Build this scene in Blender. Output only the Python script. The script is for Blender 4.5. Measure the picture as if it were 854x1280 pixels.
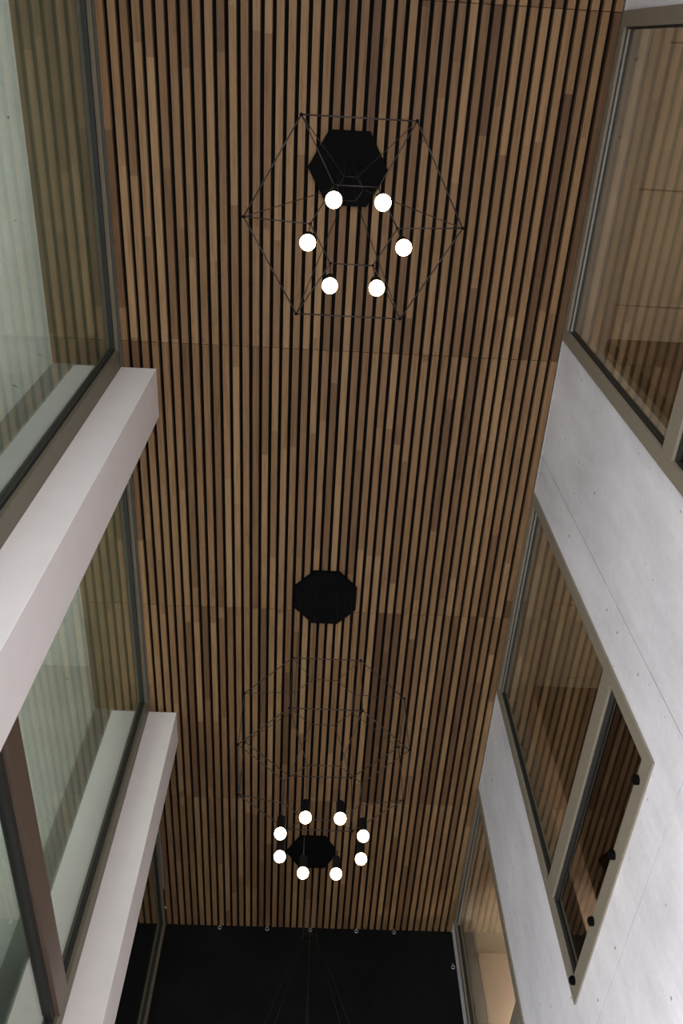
import bpy, bmesh, math, random
from mathutils import Vector, Matrix
random.seed(7)
for o in list(bpy.data.objects):
    bpy.data.objects.remove(o)
scn = bpy.context.scene
COL = scn.collection

# ------------------------------------------------------------------ camera
EYE = 1.5                      # eye height above the floor; ceiling is 6 m above the eye
cam_d = bpy.data.cameras.new('camera')
cam = bpy.data.objects.new('camera', cam_d)
COL.objects.link(cam)
FPX, PITCH, YAW, ROLL = 1041.74, 1.0585073, -0.0636034, -0.0127286
fw = Vector((0, math.cos(PITCH), math.sin(PITCH)))
up = Vector((0, -math.sin(PITCH), math.cos(PITCH)))
rt = Vector((1, 0, 0))
Rz = Matrix.Rotation(YAW, 3, 'Z')
fw, up, rt = Rz @ fw, Rz @ up, Rz @ rt
r2 = rt * math.cos(ROLL) + up * math.sin(ROLL)
u2 = up * math.cos(ROLL) - rt * math.sin(ROLL)
M = Matrix((r2, u2, -fw)).transposed().to_4x4()
M.translation = (0, 0, EYE)
cam.matrix_world = M
cam_d.sensor_fit = 'VERTICAL'
cam_d.sensor_height = 36.0
cam_d.lens = FPX * 36.0 / 1280.0
cam_d.clip_start = 0.05
cam_d.clip_end = 200
scn.camera = cam

# ------------------------------------------------------------------ view, world, daylight
vs = scn.view_settings
vs.view_transform = 'Standard'
vs.look = 'None'
vs.gamma = 1.0
vs.use_curve_mapping = False
vs.exposure = 0.0

w = bpy.data.worlds.new('sky')
scn.world = w
w.use_nodes = True
w.node_tree.nodes['Background'].inputs[0].default_value = (0.72, 0.84, 1.0, 1)
w.node_tree.nodes['Background'].inputs[1].default_value = 0.5


def area(name, loc, direction, sx, sy, power, color, along=(1, 0, 0)):
    """sx is measured along the vector 'along', sy across it"""
    d = bpy.data.lights.new(name, 'AREA')
    d.shape = 'RECTANGLE'
    d.size, d.size_y = sx, sy
    d.energy = power
    d.color = color
    o = bpy.data.objects.new(name, d)
    COL.objects.link(o)
    zz = -Vector(direction).normalized()
    xx = Vector(along)
    xx = (xx - zz * xx.dot(zz)).normalized()
    yy = zz.cross(xx)
    mt = Matrix((xx, yy, zz)).transposed().to_4x4()
    mt.translation = loc
    o.matrix_world = mt
    return o


# daylight entering by the ground-floor glazing (behind and to the left of the eye)
area('daylight_entrance', (0.14, -2.95, 1.15), (0, 1, 0), 2.9, 2.1, 320, (0.93, 0.945, 1.0))
area('daylight_shopfront', (-1.75, 4.4, 1.3), (1, 0, 0), 8.0, 2.1, 395, (0.93, 0.945, 1.0), (0, 1, 0))
# unseen fill lights added to brighten the left gallery and the right rooms
area('gallery_fill', (-3.6, 0.0, 6.5), (-0.1, 0.1, 1), 4.0, 0.8, 56, (1.0, 1.0, 0.97), (0, 1, 0))
area('gallery_fill', (-3.5, 4.0, 4.9), (-0.3, 0.35, 1), 2.2, 0.8, 85, (1.0, 1.0, 0.97), (0, 1, 0))
area('room_fill', (3.4, 0.6, 5.2), (0, 0.0, 1), 1.8, 1.8, 19, (1.0, 0.90, 0.80))
area('room_fill', (3.6, 4.0, 5.2), (0, 0, 1), 1.2, 1.2, 11, (1.0, 0.90, 0.80))
area('room_fill', (3.0, 8.4, 6.3), (-0.15, 1.0, 0.2), 1.0, 0.8, 75, (1.0, 0.88, 0.80))

# ------------------------------------------------------------------ materials
MATS = {}


def newmat(name):
    m = bpy.data.materials.new(name)
    m.use_nodes = True
    nt = m.node_tree
    b = nt.nodes['Principled BSDF']
    MATS[name] = m
    return m, nt, b


def N(nt, typ, **kw):
    n = nt.nodes.new(typ)
    for k, v in kw.items():
        setattr(n, k, v)
    return n


def math_node(nt, op, a, b=None, clamp=False):
    n = N(nt, 'ShaderNodeMath', operation=op, use_clamp=clamp)
    for i, v in enumerate((a, b)):
        if v is None:
            continue
        if isinstance(v, (int, float)):
            n.inputs[i].default_value = v
        else:
            nt.links.new(v, n.inputs[i])
    return n.outputs[0]


def ramp(nt, fac, stops, interp='LINEAR'):
    n = N(nt, 'ShaderNodeValToRGB')
    n.color_ramp.interpolation = interp
    e = n.color_ramp.elements
    while len(e) < len(stops):
        e.new(0.5)
    for el, (p, c) in zip(e, stops):
        el.position = p
        el.color = (*c, 1)
    nt.links.new(fac, n.inputs[0])
    return n.outputs[0]


def mixc(nt, fac, a, b, mode='MIX'):
    n = N(nt, 'ShaderNodeMix', data_type='RGBA', blend_type=mode)
    for i, v in ((0, fac), (6, a), (7, b)):
        if isinstance(v, (int, float)):
            n.inputs[i].default_value = v
        elif isinstance(v, tuple):
            n.inputs[i].default_value = (*v, 1)
        else:
            nt.links.new(v, n.inputs[i])
    return n.outputs[2]


def noise(nt, vec, scale, detail=3, rough=0.55):
    n = N(nt, 'ShaderNodeTexNoise')
    n.inputs['Scale'].default_value = scale
    n.inputs['Detail'].default_value = detail
    n.inputs['Roughness'].default_value = rough
    nt.links.new(vec, n.inputs['Vector'])
    return n.outputs[0]


def mapping(nt, vec, scale):
    n = N(nt, 'ShaderNodeVectorMath', operation='MULTIPLY')
    nt.links.new(vec, n.inputs[0])
    n.inputs[1].default_value = scale
    return n.outputs[0]


def plain(name, col, rough=0.5, metal=0.0, spec=0.5, var=0.06, scale=30):
    m, nt, b = newmat(name)
    tc = N(nt, 'ShaderNodeTexCoord')
    nz = noise(nt, tc.outputs['Object'], scale)
    lo = tuple(c * (1 - var) for c in col)
    hi = tuple(min(1, c * (1 + var)) for c in col)
    nt.links.new(ramp(nt, nz, [(0.3, lo), (0.7, hi)]), b.inputs['Base Color'])
    b.inputs['Roughness'].default_value = rough
    b.inputs['Metallic'].default_value = metal
    b.inputs['Specular IOR Level'].default_value = spec
    return m


def wood_mat():
    m, nt, b = newmat('oak_slat')
    tc = N(nt, 'ShaderNodeTexCoord')
    oi = N(nt, 'ShaderNodeObjectInfo')
    rnd = oi.outputs['Random']
    sep = N(nt, 'ShaderNodeSeparateXYZ')
    nt.links.new(tc.outputs['Object'], sep.inputs[0])
    # each slat is glued up from staves of different tone
    y = math_node(nt, 'ADD', math_node(nt, 'MULTIPLY', sep.outputs[1], 0.85), math_node(nt, 'MULTIPLY', rnd, 37.0))
    st = math_node(nt, 'FLOOR', y)
    comb = N(nt, 'ShaderNodeCombineXYZ')
    nt.links.new(st, comb.inputs[0])
    nt.links.new(math_node(nt, 'MULTIPLY', rnd, 91.0), comb.inputs[1])
    wn = N(nt, 'ShaderNodeTexWhiteNoise', noise_dimensions='2D')
    nt.links.new(comb.outputs[0], wn.inputs['Vector'])
    tone = math_node(nt, 'ADD', math_node(nt, 'MULTIPLY', wn.outputs[0], 0.55), math_node(nt, 'MULTIPLY', rnd, 0.45))
    base = ramp(nt, tone, [(0.0, (0.095, 0.051, 0.025)), (0.3, (0.17, 0.098, 0.047)), (0.6, (0.232, 0.139, 0.068)), (1.0, (0.315, 0.202, 0.104))])
    addv = N(nt, 'ShaderNodeVectorMath', operation='ADD')
    nt.links.new(tc.outputs['Object'], addv.inputs[0])
    nt.links.new(comb.outputs[0], addv.inputs[1])
    g = noise(nt, mapping(nt, addv.outputs[0], (60, 2.2, 60)), 1.0, 5, 0.6)
    grain = ramp(nt, g, [(0.28, (0.62, 0.55, 0.48)), (0.5, (0.95, 0.93, 0.9)), (0.75, (1.12, 1.1, 1.06))])
    g2 = noise(nt, mapping(nt, addv.outputs[0], (14, 4.0, 14)), 1.0, 3, 0.6)
    kn = ramp(nt, g2, [(0.22, (0.55, 0.48, 0.42)), (0.36, (1, 1, 1))])
    c = mixc(nt, 1.0, mixc(nt, 1.0, base, grain, 'MULTIPLY'), kn, 'MULTIPLY')
    nt.links.new(c, b.inputs['Base Color'])
    b.inputs['Roughness'].default_value = 0.55
    b.inputs['Specular IOR Level'].default_value = 0.3
    return m


def concrete_mat(name, lo, hi, holes=True):
    m, nt, b = newmat(name)
    geo = N(nt, 'ShaderNodeNewGeometry')
    pos = geo.outputs['Position']
    n1 = noise(nt, pos, 1.3, 5, 0.6)
    n2 = noise(nt, mapping(nt, pos, (5, 5, 1.2)), 1.0, 4, 0.6)
    n3 = noise(nt, pos, 26, 4, 0.65)
    f = math_node(nt, 'ADD', math_node(nt, 'MULTIPLY', n1, 0.5), math_node(nt, 'ADD', math_node(nt, 'MULTIPLY', n2, 0.32), math_node(nt, 'MULTIPLY', n3, 0.18)))
    c = ramp(nt, f, [(0.37, lo), (0.63, hi)])
    if holes:
        v = N(nt, 'ShaderNodeTexVoronoi', voronoi_dimensions='2D')
        v.inputs['Scale'].default_value = 4.2
        sp = N(nt, 'ShaderNodeSeparateXYZ')
        nt.links.new(pos, sp.inputs[0])
        cb = N(nt, 'ShaderNodeCombineXYZ')
        nt.links.new(math_node(nt, 'ADD', sp.outputs[1], math_node(nt, 'MULTIPLY', sp.outputs[0], 0.37)), cb.inputs[0])
        nt.links.new(math_node(nt, 'ADD', sp.outputs[2], math_node(nt, 'MULTIPLY', sp.outputs[0], 0.73)), cb.inputs[1])
        nt.links.new(cb.outputs[0], v.inputs['Vector'])
        sc = N(nt, 'ShaderNodeSeparateColor')
        nt.links.new(v.outputs['Color'], sc.inputs[0])
        rad = math_node(nt, 'MULTIPLY', math_node(nt, 'SUBTRACT', sc.outputs[0], 0.4), 0.075)
        hole = math_node(nt, 'LESS_THAN', v.outputs['Distance'], rad)
        c = mixc(nt, math_node(nt, 'MULTIPLY', hole, 0.75), c, (0.10, 0.10, 0.10))
    nt.links.new(c, b.inputs['Base Color'])
    b.inputs['Roughness'].default_value = 0.75
    b.inputs['Specular IOR Level'].default_value = 0.25
    bp = N(nt, 'ShaderNodeBump')
    bp.inputs['Strength'].default_value = 0.12
    bp.inputs['Distance'].default_value = 0.01
    nt.links.new(n3, bp.inputs['Height'])
    nt.links.new(bp.outputs[0], b.inputs['Normal'])
    return m


def glass_mat(name, tint, k=1.35, base=0.05):
    m = bpy.data.materials.new(name)
    m.use_nodes = True
    nt = m.node_tree
    nt.nodes.clear()
    out = N(nt, 'ShaderNodeOutputMaterial')
    geo = N(nt, 'ShaderNodeNewGeometry')
    dot = N(nt, 'ShaderNodeVectorMath', operation='DOT_PRODUCT')
    nt.links.new(geo.outputs['Incoming'], dot.inputs[0])
    nt.links.new(geo.outputs['Normal'], dot.inputs[1])
    c = math_node(nt, 'ABSOLUTE', dot.outputs['Value'])
    s = math_node(nt, 'POWER', math_node(nt, 'SUBTRACT', 1.0, c, True), 5.0)
    f = math_node(nt, 'ADD', math_node(nt, 'MULTIPLY', s, k), base, True)
    tr = N(nt, 'ShaderNodeBsdfTransparent')
    tr.inputs[0].default_value = (*tint, 1)
    gl = N(nt, 'ShaderNodeBsdfGlossy')
    gl.inputs['Roughness'].default_value = 0.0
    gl.inputs[0].default_value = (0.95, 1.0, 0.96, 1)
    mx = N(nt, 'ShaderNodeMixShader')
    nt.links.new(f, mx.inputs[0])
    nt.links.new(tr.outputs[0], mx.inputs[1])
    nt.links.new(gl.outputs[0], mx.inputs[2])
    nt.links.new(mx.outputs[0], out.inputs[0])
    MATS[name] = m
    return m


WOOD = wood_mat()
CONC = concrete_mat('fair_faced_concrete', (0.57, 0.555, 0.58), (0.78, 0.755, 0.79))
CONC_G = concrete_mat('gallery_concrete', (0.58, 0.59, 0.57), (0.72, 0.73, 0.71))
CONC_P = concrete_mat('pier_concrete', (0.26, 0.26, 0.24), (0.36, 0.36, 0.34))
FELT = plain('black_felt', (0.006, 0.006, 0.006), 0.95, spec=0.1)
BLACKWALL = plain('black_paint', (0.006, 0.0065, 0.0065), 0.85, spec=0.15, var=0.3, scale=3)
BLACK = plain('black_metal', (0.0045, 0.0045, 0.005), 0.8, spec=0.03)
WIRE = plain('black_wire', (0.018, 0.015, 0.013), 0.5, spec=0.35)
GASKET = plain('black_rubber', (0.012, 0.013, 0.012), 0.6)
BRONZE = plain('bronze_aluminium', (0.27, 0.24, 0.185), 0.42, metal=0.25)
OLIVE = plain('olive_bronze_aluminium', (0.145, 0.128, 0.088), 0.5, metal=0.1)
BROWNAL = plain('brown_aluminium', (0.13, 0.095, 0.07), 0.4, metal=0.2)
WHITE = plain('white_paint', (0.79, 0.755, 0.75), 0.6, var=0.015, scale=8)
ALU = plain('light_aluminium', (0.55, 0.55, 0.53), 0.35, metal=0.6)
BEIGE = plain('beige_panel', (0.54, 0.48, 0.41), 0.6, var=0.05, scale=3)
BROWN = plain('brown_panelling', (0.13, 0.075, 0.05), 0.55, var=0.12, scale=5)
CREAM = plain('cream_plaster', (0.76, 0.63, 0.555), 0.8, var=0.02)
FLOORM = plain('warm_floor', (0.55, 0.42, 0.37), 0.5, var=0.05, scale=2)
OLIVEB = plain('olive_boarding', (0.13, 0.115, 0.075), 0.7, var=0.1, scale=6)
RAIL = plain('grey_rail', (0.16, 0.16, 0.15), 0.4, metal=0.3)
STEEL = plain('zinc_steel', (0.55, 0.55, 0.54), 0.35, metal=0.8)
GLASS_L = glass_mat('green_tinted_glass', (0.87, 0.91, 0.85), 1.5, 0.085)
GLASS_R = glass_mat('bronze_tinted_glass', (0.84, 0.80, 0.72), 1.5, 0.12)
GLASS_D = glass_mat('dark_tinted_glass', (0.52, 0.48, 0.44), 1.3, 0.07)
GLASS_C = glass_mat('clear_glass', (0.96, 0.97, 0.96), 0.8, 0.03)


def bulb_mat():
    m = bpy.data.materials.new('opal_bulb')
    m.use_nodes = True
    nt = m.node_tree
    nt.nodes.clear()
    out = N(nt, 'ShaderNodeOutputMaterial')
    e = N(nt, 'ShaderNodeEmission')
    e.inputs[0].default_value = (1.0, 0.74, 0.45, 1)
    e.inputs[1].default_value = 20.0
    nt.links.new(e.outputs[0], out.inputs[0])
    return m


BULB = bulb_mat()

# ------------------------------------------------------------------ helpers


def box(bm, x0, x1, y0, y1, z0, z1):
    """z in metres above the eye"""
    vs_ = [bm.verts.new((x, y, z + EYE)) for z in (z0, z1) for y in (y0, y1) for x in (x0, x1)]
    for f in ((0, 2, 3, 1), (4, 5, 7, 6), (0, 1, 5, 4), (2, 6, 7, 3), (0, 4, 6, 2), (1, 3, 7, 5)):
        bm.faces.new([vs_[i] for i in f])
    return vs_


def rod(bm, a, b, r, seg=6, r2=None):
    a, b = Vector(a), Vector(b)
    d = b - a
    q = d.to_track_quat('Z', 'Y')
    rings = []
    for p, rr in ((a, r), (b, r if r2 is None else r2)):
        rings.append([bm.verts.new(p + q @ Vector((rr * math.cos(2 * math.pi * i / seg), rr * math.sin(2 * math.pi * i / seg), 0))) for i in range(seg)])
    for i in range(seg):
        j = (i + 1) % seg
        bm.faces.new((rings[0][i], rings[0][j], rings[1][j], rings[1][i]))
    bm.faces.new(rings[0][::-1])
    bm.faces.new(rings[1])


def lathe(bm, prof, seg, cx=0, cy=0, phase=0.0):
    """profile [(r, z)], z world"""
    rings = []
    for r, z in prof:
        if r < 1e-6:
            rings.append([bm.verts.new((cx, cy, z))])
        else:
            rings.append([bm.verts.new((cx + r * math.cos(phase + 2 * math.pi * i / seg), cy + r * math.sin(phase + 2 * math.pi * i / seg), z)) for i in range(seg)])
    for A, B in zip(rings, rings[1:]):
        for i in range(seg):
            j = (i + 1) % seg
            a0, a1 = (A[0], A[0]) if len(A) == 1 else (A[i], A[j])
            b0, b1 = (B[0], B[0]) if len(B) == 1 else (B[i], B[j])
            vsx = []
            for v in (a0, a1, b1, b0):
                if v not in vsx:
                    vsx.append(v)
            if len(vsx) >= 3:
                bm.faces.new(vsx)


def sphere(bm, c, r, seg=20, rg=12, squash=1.0):
    lathe(bm, [(r * math.sin(math.pi * k / rg), c[2] - squash * r * math.cos(math.pi * k / rg)) for k in range(rg + 1)], seg, c[0], c[1])


LOCAL = set()      # things whose parts are modelled around their own base


def obj(name, bm, mat, parent=None, smooth=False, bevel=0.0, origin=None):
    bmesh.ops.recalc_face_normals(bm, faces=bm.faces)
    if bevel:
        bmesh.ops.bevel(bm, geom=list(bm.edges), offset=bevel, segments=2, affect='EDGES', profile=0.5)
    if origin is not None:
        bmesh.ops.translate(bm, verts=bm.verts, vec=-Vector(origin))
    me = bpy.data.meshes.new(name)
    bm.to_mesh(me)
    bm.free()
    if smooth:
        for p in me.polygons:
            p.use_smooth = True
    me.materials.append(mat)
    o = bpy.data.objects.new(name, me)
    COL.objects.link(o)
    if origin is not None:
        o.location = origin
    if parent is not None:
        o.parent = parent
        if parent.type == 'EMPTY' and parent.name not in LOCAL:
            o.location = Vector(o.location) - Vector(parent.location)
    return o


def boxobj(name, mat, dims, parent=None, bevel=0.0, smooth=False):
    bm = bmesh.new()
    box(bm, *dims)
    return obj(name, bm, mat, parent, smooth, bevel)


def tag(o, label, cat, group=None, kind=None):
    o['label'] = label
    o['category'] = cat
    if group:
        o['group'] = group
    if kind:
        o['kind'] = kind
    return o


def empty(name, loc):
    o = bpy.data.objects.new(name, None)
    o.empty_display_size = 0.1
    COL.objects.link(o)
    o.location = loc
    return o


# ------------------------------------------------------------------ dimensions (metres; z above the eye)
XL, XR = -1.503, 1.78
YB, YE = -2.65, 8.86
FZ = -EYE

# ------------------------------------------------------------------ structure
fl = boxobj('floor', FLOORM, (-1.9, 2.0, -3.2, YE + 0.1, FZ - 0.1, FZ))
tag(fl, 'warm pinkish floor of the tall narrow hall', 'floor', kind='structure')

ce = boxobj('ceiling', FELT, (XL, XR, YB, YE, 6.047, 6.12))
tag(ce, 'black backed ceiling clad with long oak slats', 'ceiling', kind='structure')
NS = 44
pitch = (XR - XL) / NS
gap = 0.0262
segs = [(YB, -0.262), (-0.258, 1.992), (1.996, 4.378), (4.382, 6.776), (6.78, YE - 0.005)]
slat_me = []
for (a, b) in segs:
    bm = bmesh.new()
    hw = (pitch - gap) / 2
    L = (b - a) / 2
    vs_ = box(bm, -hw, hw, -L, L, -EYE, 0.05 - EYE)
    bmesh.ops.recalc_face_normals(bm, faces=bm.faces)
    bmesh.ops.bevel(bm, geom=[e for e in bm.edges if abs(e.verts[0].co.y - e.verts[1].co.y) > 0.1], offset=0.002, segments=1, affect='EDGES')
    me = bpy.data.meshes.new('slat')
    bm.to_mesh(me)
    bm.free()
    me.materials.append(WOOD)
    slat_me.append(me)
for i in range(NS):
    for k, (a, b) in enumerate(segs):
        s = bpy.data.objects.new('slat', slat_me[k])
        COL.objects.link(s)
        s.location = (XL + pitch * (i + 0.5), (a + b) / 2, 6.0 + EYE + random.uniform(0, 0.002))
        s.parent = ce

# end wall (black) and the wall behind the eye with its entrance glazing
eb = boxobj('wall_front', BLACKWALL, (-2.0, 2.0, YE, YE + 0.12, FZ, 6.2))
tag(eb, 'matte black end wall below the slatted ceiling', 'wall', kind='structure')

bm = bmesh.new()
box(bm, -1.9, 2.0, YB - 0.15, YB, 1.45, 6.2)
box(bm, -1.9, -1.35, YB - 0.15, YB, FZ, 1.45)
box(bm, 1.6, 2.0, YB - 0.15, YB, FZ, 1.45)
wb = obj('wall_back', bm, CREAM)
tag(wb, 'plain wall above the entrance glazing', 'wall', kind='structure')


def frame_ring(bm, axis, c0, c1, a0, a1, z0, z1, wj, wh, ws):
    """rectangular frame; axis 'x' = lies in a plane of constant x"""
    for (p, q, r, s) in ((a0, a0 + wj, z0, z1), (a1 - wj, a1, z0, z1), (a0 + wj, a1 - wj, z1 - wh, z1), (a0 + wj, a1 - wj, z0, z0 + ws)):
        if axis == 'x':
            box(bm, c0, c1, p, q, r, s)
        else:
            box(bm, p, q, c0, c1, r, s)


def doorglass():
    t = empty('window_7', (0.125, YB - 0.08, 0))
    tag(t, 'glazed entrance front at the foot of the back wall', 'window', kind='structure')
    bm = bmesh.new()
    frame_ring(bm, 'y', YB - 0.12, YB - 0.04, -1.35, 1.6, FZ, 1.45, 0.07, 0.07, 0.07)
    obj('window_frame', bm, OLIVE, t)
    for xm in (-0.37, 0.62):
        boxobj('mullion', OLIVE, (xm - 0.03, xm + 0.03, YB - 0.12, YB - 0.04, FZ + 0.07, 1.38), t)
    for (a, b) in ((-1.28, -0.40), (-0.34, 0.59), (0.65, 1.53)):
        boxobj('pane', GLASS_C, (a, b, YB - 0.084, YB - 0.076, FZ + 0.07, 1.38), t)


doorglass()

# ---- right wall: concrete panels with recessed joints, windows reaching the ceiling
WIN = [(-0.27, 1.82), (3.105, 5.22), (6.51, 8.63)]
WZ = 3.06
JOINTS = [YB, -0.63, 2.772, 6.17, YE]
JZ = 2.786
bm = bmesh.new()
x0, x1 = XR + 0.012, XR + 0.2
ys = YB
for (a, b) in WIN:
    box(bm, x0, x1, ys, a + 0.004, FZ, 6.2)
    box(bm, x0, x1, a + 0.004, b - 0.004, FZ, WZ + 0.004)
    box(bm, x0, x1, a + 0.004, b - 0.004, 6.0, 6.2)
    ys = b - 0.004
box(bm, x0, x1, ys, YE, FZ, 6.2)
wr = obj('wall_right', bm, CONC)
tag(wr, 'pale grey concrete wall with tall windows up to the slatted ceiling', 'wall', kind='structure')


def prism_x(bm, pts, xa, xb):
    A = [bm.verts.new((xa, y, z + EYE)) for y, z in pts]
    B = [bm.verts.new((xb, y, z + EYE)) for y, z in pts]
    bm.faces.new(A)
    bm.faces.new(B[::-1])
    n = len(pts)
    for i in range(n):
        j = (i + 1) % n
        bm.faces.new((A[j], A[i], B[i], B[j]))


g = 0.0035
for k in range(4):
    a, b = JOINTS[k] + (g if k else 0), JOINTS[k + 1] - (g if k < 3 else 0)
    bm = bmesh.new()
    box(bm, XR, XR + 0.0125, a, b, FZ, JZ - g)
    obj('concrete_panel', bm, CONC, wr)
    bm = bmesh.new()
    zt, zb = 6.0, JZ + g
    if k == 0:
        box(bm, XR, XR + 0.0125, a, b, zb, zt)
    else:
        p, q = WIN[k - 1]
        prism_x(bm, [(a, zb), (b, zb), (b, zt), (q, zt), (q, WZ), (p, WZ), (p, zt), (a, zt)], XR, XR + 0.0125)
    obj('concrete_panel', bm, CONC, wr)

tr = boxobj('trim_1', ALU, (XR - 0.008, XR + 0.004, YB, YE, 5.993, 6.03))
tag(tr, 'thin light metal edge strip between the slats and the concrete wall', 'trim', kind='structure')

wl_words = ['beside the six-bulb pendant', 'between two bare concrete piers, black knobs along its sill', 'next to the black end wall']
for k, (a, b) in enumerate(WIN):
    t = empty('window_%d' % (k + 1), (XR, (a + b) / 2, WZ + EYE))
    tag(t, 'bronze framed window in the concrete wall ' + wl_words[k], 'window', kind='structure')
    fx0, fx1 = XR - 0.012, XR + 0.06
    bm = bmesh.new()
    frame_ring(bm, 'x', fx0, fx1, a, b, WZ, 6.0, 0.088, 0.085, 0.11)
    obj('window_frame', bm, BRONZE, t)
    boxobj('transom', BRONZE, (fx0, fx1, a + 0.088, b - 0.088, 3.755, 3.89), t)
    gx = XR + 0.022
    boxobj('pane', GLASS_R, (gx, gx + 0.008, a + 0.08, b - 0.08, 3.88, 5.93), t)
    boxobj('pane', GLASS_D, (gx, gx + 0.008, a + 0.08, b - 0.08, 3.16, 3.765), t)
    for (za, zb) in ((3.89, 5.915), (3.17, 3.755)):
        bm = bmesh.new()
        frame_ring(bm, 'x', gx - 0.016, gx + 0.022, a + 0.088, b - 0.088, za, zb, 0.012, 0.028, 0.012)
        obj('gasket', bm, GASKET, t)
    bm = bmesh.new()
    rod(bm, (gx - 0.012, a + 0.10, 5.868 + EYE), (gx - 0.012, b - 0.10, 5.868 + EYE), 0.011, 8)
    obj('blind_rail', bm, RAIL, t)
    for kk in range(4):
        yk = a + 0.21 + kk * 0.595
        bm = bmesh.new()
        zk = 3.145 + EYE
        rod(bm, (fx0 - 0.022, yk, zk), (fx0 + 0.002, yk, zk), 0.027, 14)
        rod(bm, (fx0 - 0.030, yk, zk), (fx0 - 0.020, yk, zk), 0.018, 14)
        obj('glass_clamp_knob', bm, BLACK, t)

# rooms behind the right wall
RX0, RX1 = XR + 0.2, 5.0
RZC, RZF = 6.2, 2.6
t = boxobj('wall_right_room', CREAM, (RX1, RX1 + 0.1, YB, YE + 1.4, RZF, RZC + 0.1))
tag(t, 'pale far wall of the rooms behind the bronze windows', 'wall', kind='structure')
t = boxobj('floor_right_room', FLOORM, (RX0, RX1, YB, YE + 1.4, RZF - 0.1, RZF))
tag(t, 'floor of the rooms behind the concrete wall', 'floor', kind='structure')
rc = boxobj('ceiling_right_room', BROWN, (RX0, RX1, YB, YE + 1.4, RZC + 0.012, RZC + 0.1))
tag(rc, 'beige panelled ceiling of the rooms behind the bronze windows', 'ceiling', kind='structure')
yy = YB
edges = [YB, -1.35, -0.12, 0.78, 1.60, 2.6, 3.5, 4.35, 5.2, 6.1, 7.0, 7.85, 8.7, 9.5, YE + 1.4]
for a, b in zip(edges, edges[1:]):
    boxobj('ceiling_panel', BEIGE, (2.12, RX1, a + 0.004, b - 0.004, RZC, RZC + 0.014), rc)
fa = boxobj('trim_2', BEIGE, (RX0, 2.12, YB, YE + 1.4, 6.06, 6.21))
tag(fa, 'beige boxed-in edge above the bronze windows, inside the rooms', 'trim', kind='structure')
for k, (y, mt, lab) in enumerate(((1.86, BROWN, 'dark brown panelled cross wall seen through the window beside the six-bulb pendant'), (5.32, BROWN, 'dark brown panelled cross wall seen through the middle bronze window'), (9.55, CREAM, 'pale pinkish cross wall seen through the window beside the black wall'))):
    t = boxobj(('wall_partition_%d' % (k + 1)), mt, (2.2, RX1, y, y + 0.1, RZF, RZC + 0.012))
    tag(t, lab, 'wall', kind='structure')

# ---- left side: white columns, glass bays, gallery behind
CY = [(-1.23, -0.84), (2.20, 2.59), (5.635, 6.01)]
cl_words = ['at the glass wall near the entrance', 'at the glass wall between the six-bulb and eight-bulb pendants', 'at the glass wall nearest the black end wall']
for k, (a, b) in enumerate(CY):
    c = boxobj('white_column', WHITE, (-1.60, -1.242, a, b, FZ, 6.0), bevel=0.003)
    tag(c, 'smooth white square column ' + cl_words[k], 'column', 'white columns along the glass wall')

bays = [(YB, -1.23), (-0.84, 2.20), (2.59, 5.635), (6.01, YE)]
bw = ['behind the white columns at the back of the hall', 'with olive bronze frame beside the six-bulb pendant', 'with olive bronze frame between two white columns', 'with olive bronze frame beside the black end wall']
ZL = 1.35
GX = -1.552
for k, (a, b) in enumerate(bays):
    t = empty('window_%d' % (k + 8), (XL, (a + b) / 2, ZL + EYE))
    tag(t, 'tall greenish glass bay ' + bw[k], 'window', kind='structure')
    bm = bmesh.new()
    wj = 0.05 if k == 3 else 0.135
    frame_ring(bm, 'x', GX + 0.012, XL, a, b, ZL, 6.0, wj, 0.035, 0.10)
    obj('window_frame', bm, OLIVE, t)
    bm = bmesh.new()
    frame_ring(bm, 'x', GX - 0.03, GX + 0.020, a + wj - 0.035, b - wj + 0.035, ZL + 0.06, 5.99, 0.055, 0.05, 0.05)
    obj('gasket', bm, GASKET, t)
    boxobj('transom', BROWNAL, (GX + 0.012, XL + 0.012, a + wj, b - wj, 3.07, 3.25), t)
    boxobj('gasket', GASKET, (GX - 0.03, GX + 0.030, a + wj, b - wj, 3.025, 3.07), t)
    for (za, zb) in ((3.2, 5.96), (ZL + 0.09, 3.04)):
        boxobj('pane', GLASS_L, (GX - 0.004, GX + 0.004, a + wj - 0.015, b - wj + 0.015, za, zb), t)

# slab edge and ground-floor shopfront under the bays
sb = boxobj('wall_left', CREAM, (-1.60, XL, YB, YE, 1.0, ZL))
tag(sb, 'pale slab edge band below the tall glass bays', 'wall', kind='structure')
t = empty('window_12', (-1.55, 3.1, FZ + EYE))
tag(t, 'ground floor glass shopfront under the glass bays', 'window', kind='structure')
for (a, b) in bays:
    bm = bmesh.new()
    frame_ring(bm, 'x', -1.58, -1.52, a, b, FZ, 1.0, 0.06, 0.06, 0.06)
    obj('window_frame', bm, OLIVE, t)
    boxobj('pane', GLASS_C, (-1.554, -1.546, a + 0.05, b - 0.05, FZ + 0.05, 0.95), t)

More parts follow.
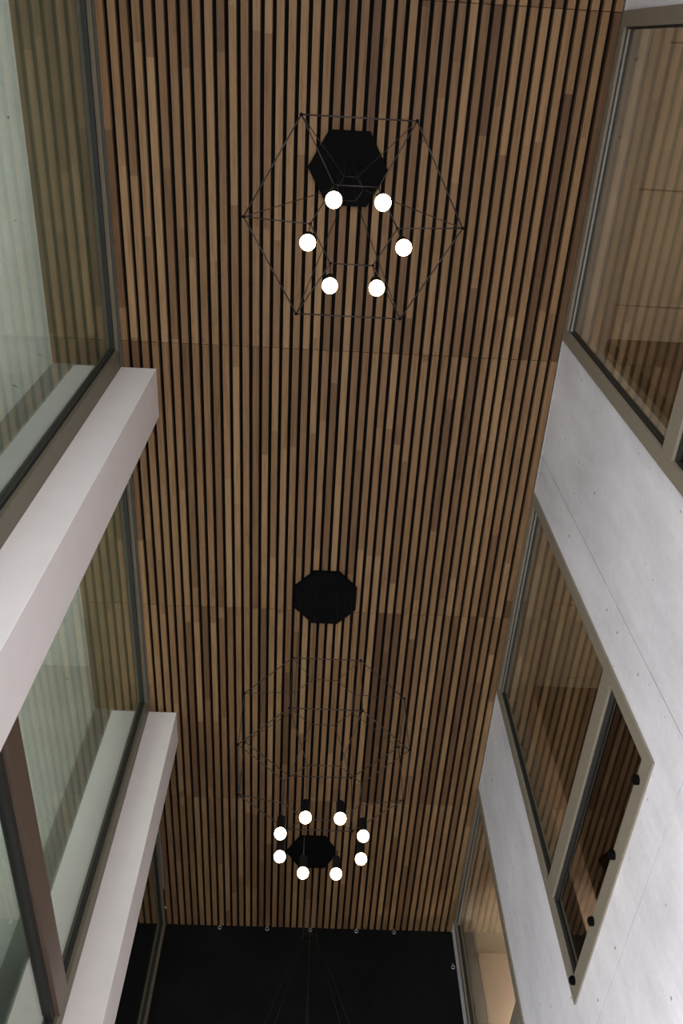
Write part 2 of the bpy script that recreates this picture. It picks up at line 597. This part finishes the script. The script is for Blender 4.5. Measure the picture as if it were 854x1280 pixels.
# gallery behind the glass
G0, G1 = -2.02, -4.4
t = boxobj('ceiling_left_room', CONC_G, (G1, -1.62, YB, YE + 0.4, 6.63, 6.75))
tag(t, 'pale concrete soffit of the gallery behind the green glass', 'ceiling', kind='structure')
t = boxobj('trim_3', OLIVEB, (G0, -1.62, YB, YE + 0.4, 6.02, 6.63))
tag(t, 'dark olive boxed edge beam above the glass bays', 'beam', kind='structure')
t = boxobj('floor_left_room', CONC_G, (G1, -1.62, YB, YE + 0.4, 1.15, 1.3))
tag(t, 'gallery floor slab behind the glass bays', 'floor', kind='structure')
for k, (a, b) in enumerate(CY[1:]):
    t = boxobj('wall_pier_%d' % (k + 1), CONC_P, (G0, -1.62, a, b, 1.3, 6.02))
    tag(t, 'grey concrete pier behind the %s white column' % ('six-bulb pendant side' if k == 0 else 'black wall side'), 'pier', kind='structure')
    t = boxobj('wall_gallery_%d' % (k + 1), CONC_G, (G1, G0, a + 0.01, b, 1.3, 6.63))
    tag(t, 'pale pitted concrete cross wall behind the glass bay %s' % ('beside the six-bulb pendant' if k == 0 else 'between the white columns'), 'wall', kind='structure')
t = boxobj('wall_gallery_3', CONC_G, (G1, -1.62, YE + 0.05, YE + 0.4, 1.3, 6.63))
tag(t, 'concrete cross wall at the end of the gallery', 'wall', kind='structure')

# ------------------------------------------------------------------ pendant lamps
FX = 0.12


def ring_pts(R, z, n, turn=0.0):
    ph = math.radians(turn - 90 - 180.0 / n)
    return [Vector((R * math.cos(ph + 2 * math.pi * i / n), R * math.sin(ph + 2 * math.pi * i / n), z - 6.0)) for i in range(n)]


def wires(name, root, pairs, r):
    for a, b in pairs:
        bm = bmesh.new()
        rod(bm, a, b, r)
        obj(name, bm, WIRE, root, smooth=True)


def ring(name, root, pts, r):
    bm = bmesh.new()
    for i in range(len(pts)):
        rod(bm, pts[i], pts[(i + 1) % len(pts)], r)
    obj(name, bm, WIRE, root, smooth=True)


def connectors(root, pts, r):
    for p in pts:
        bm = bmesh.new()
        sphere(bm, p, r, 8, 6)
        obj('connector', bm, BLACK, root, smooth=True)


def canopy(root, R, n):
    bm = bmesh.new()
    ph = math.radians(-90 - 180.0 / n)
    lathe(bm, [(0, -0.042), (R - 0.004, -0.042), (R, -0.038), (R, 0.0), (0, 0.0)], n, phase=ph)
    return obj('canopy', bm, BLACK, root)


def lamps(root, top, zlamp, rb, seglen=0.095):
    for p in top:
        zb = zlamp - 6.0
        zt = zb + 0.028 + seglen
        bm = bmesh.new()
        rod(bm, p, (p.x, p.y, zt - 0.01), 0.0022)
        obj('lamp_cord', bm, WIRE, root, smooth=True)
        bm = bmesh.new()
        lathe(bm, [(0, zt), (0.018, zt), (0.024, zt - 0.006), (0.025, zb + 0.022), (0.021, zb + 0.018), (0, zb + 0.018)], 18, p.x, p.y)
        s = obj('lamp_socket', bm, BLACK, root, smooth=False)
        bm = bmesh.new()
        sphere(bm, (p.x, p.y, zb), rb, 22, 14)
        obj('bulb', bm, BULB, s, smooth=True)


def hex_lamp(y, label, hub=5.1, drop=0.0, turn=0.0):
    root = empty('pendant_lamp', (FX, y, 6.0 + EYE))
    LOCAL.add(root.name)
    tag(root, label, 'lamp', 'black wire pendant lamps')
    canopy(root, 0.27, 6)
    top, out, inn = ring_pts(0.075, hub, 6, turn), ring_pts(0.514, 4.064 - drop, 6, turn), ring_pts(0.2, 3.976 - drop, 6, turn)
    wires('suspension_wire', root, [(Vector((p.x * 0.8, p.y * 0.8, -0.03)), p) for p in top], 0.0015)
    ring('hub_ring', root, top, 0.0022)
    wires('upper_wire', root, list(zip(top, out)), 0.0022)
    ring('outer_ring', root, out, 0.0034)
    connectors(root, out, 0.0085)
    wires('lower_wire', root, list(zip(out, inn)), 0.0026)
    ring('inner_ring', root, inn, 0.003)
    connectors(root, inn, 0.007)
    lamps(root, inn, 3.563 - drop, 0.0335)
    return root


def oct_lamp(y, label):
    root = empty('pendant_lamp', (FX, y, 6.0 + EYE))
    LOCAL.add(root.name)
    tag(root, label, 'lamp', 'black wire pendant lamps')
    canopy(root, 0.29, 8)
    i1, o1, o2, i2 = ring_pts(0.234, 4.648, 8), ring_pts(0.607, 4.462, 8), ring_pts(0.604, 3.974, 8), ring_pts(0.268, 3.80, 8)
    wires('suspension_wire', root, [(Vector((p.x, p.y, -0.03)), p) for p in i1], 0.0011)
    ring('hub_ring', root, i1, 0.0028)
    wires('upper_wire', root, list(zip(i1, o1)), 0.0022)
    ring('outer_ring', root, o1, 0.0036)
    connectors(root, o1, 0.009)
    wires('side_wire', root, list(zip(o1, o2)), 0.0026)
    ring('outer_ring', root, o2, 0.0036)
    connectors(root, o2, 0.009)
    wires('lower_wire', root, list(zip(o2, i2)), 0.0026)
    ring('inner_ring', root, i2, 0.003)
    lamps(root, i2, 3.392, 0.0355)
    return root


hex_lamp(0.726, 'black wire pendant with six glowing globe bulbs under a hexagonal ceiling canopy')
oct_lamp(4.22, 'black wire pendant with eight glowing globe bulbs under an octagonal ceiling canopy')
hex_lamp(7.53, 'black wire pendant on a hexagonal canopy, its thin wires hanging before the black wall', 5.0, 0.25, 28.0)

# ------------------------------------------------------------------ small hooks at the head of the black wall


def hook(x, y, z, where):
    bm = bmesh.new()
    rod(bm, (x, y, z + 0.045), (x, y, z + 0.018), 0.005, 8)
    n, R, r = 12, 0.018, 0.0045
    for i in range(n):
        a, b = 2 * math.pi * i / n, 2 * math.pi * (i + 1) / n
        rod(bm, (x + R * math.cos(a), y, z + R * math.sin(a)), (x + R * math.cos(b), y, z + R * math.sin(b)), r, 6)
    o = obj('ceiling_hook', bm, STEEL, origin=(x, y, z))
    tag(o, 'small metal eye hook at the black wall, ' + where, 'hook', 'hooks along the black wall')
    return o


for x, where in ((-0.888, 'the one next to the glass bays'), (-0.348, 'second from the glass bays'), (0.144, 'right behind the hexagonal canopy'), (0.672, 'second from the concrete wall'), (1.104, 'the one next to the concrete wall')):
    hook(x, YE - 0.03, 5.957 + EYE, where)
hook(1.735, YE - 0.03, 5.56 + EYE, 'hung lower, beside the concrete edge')
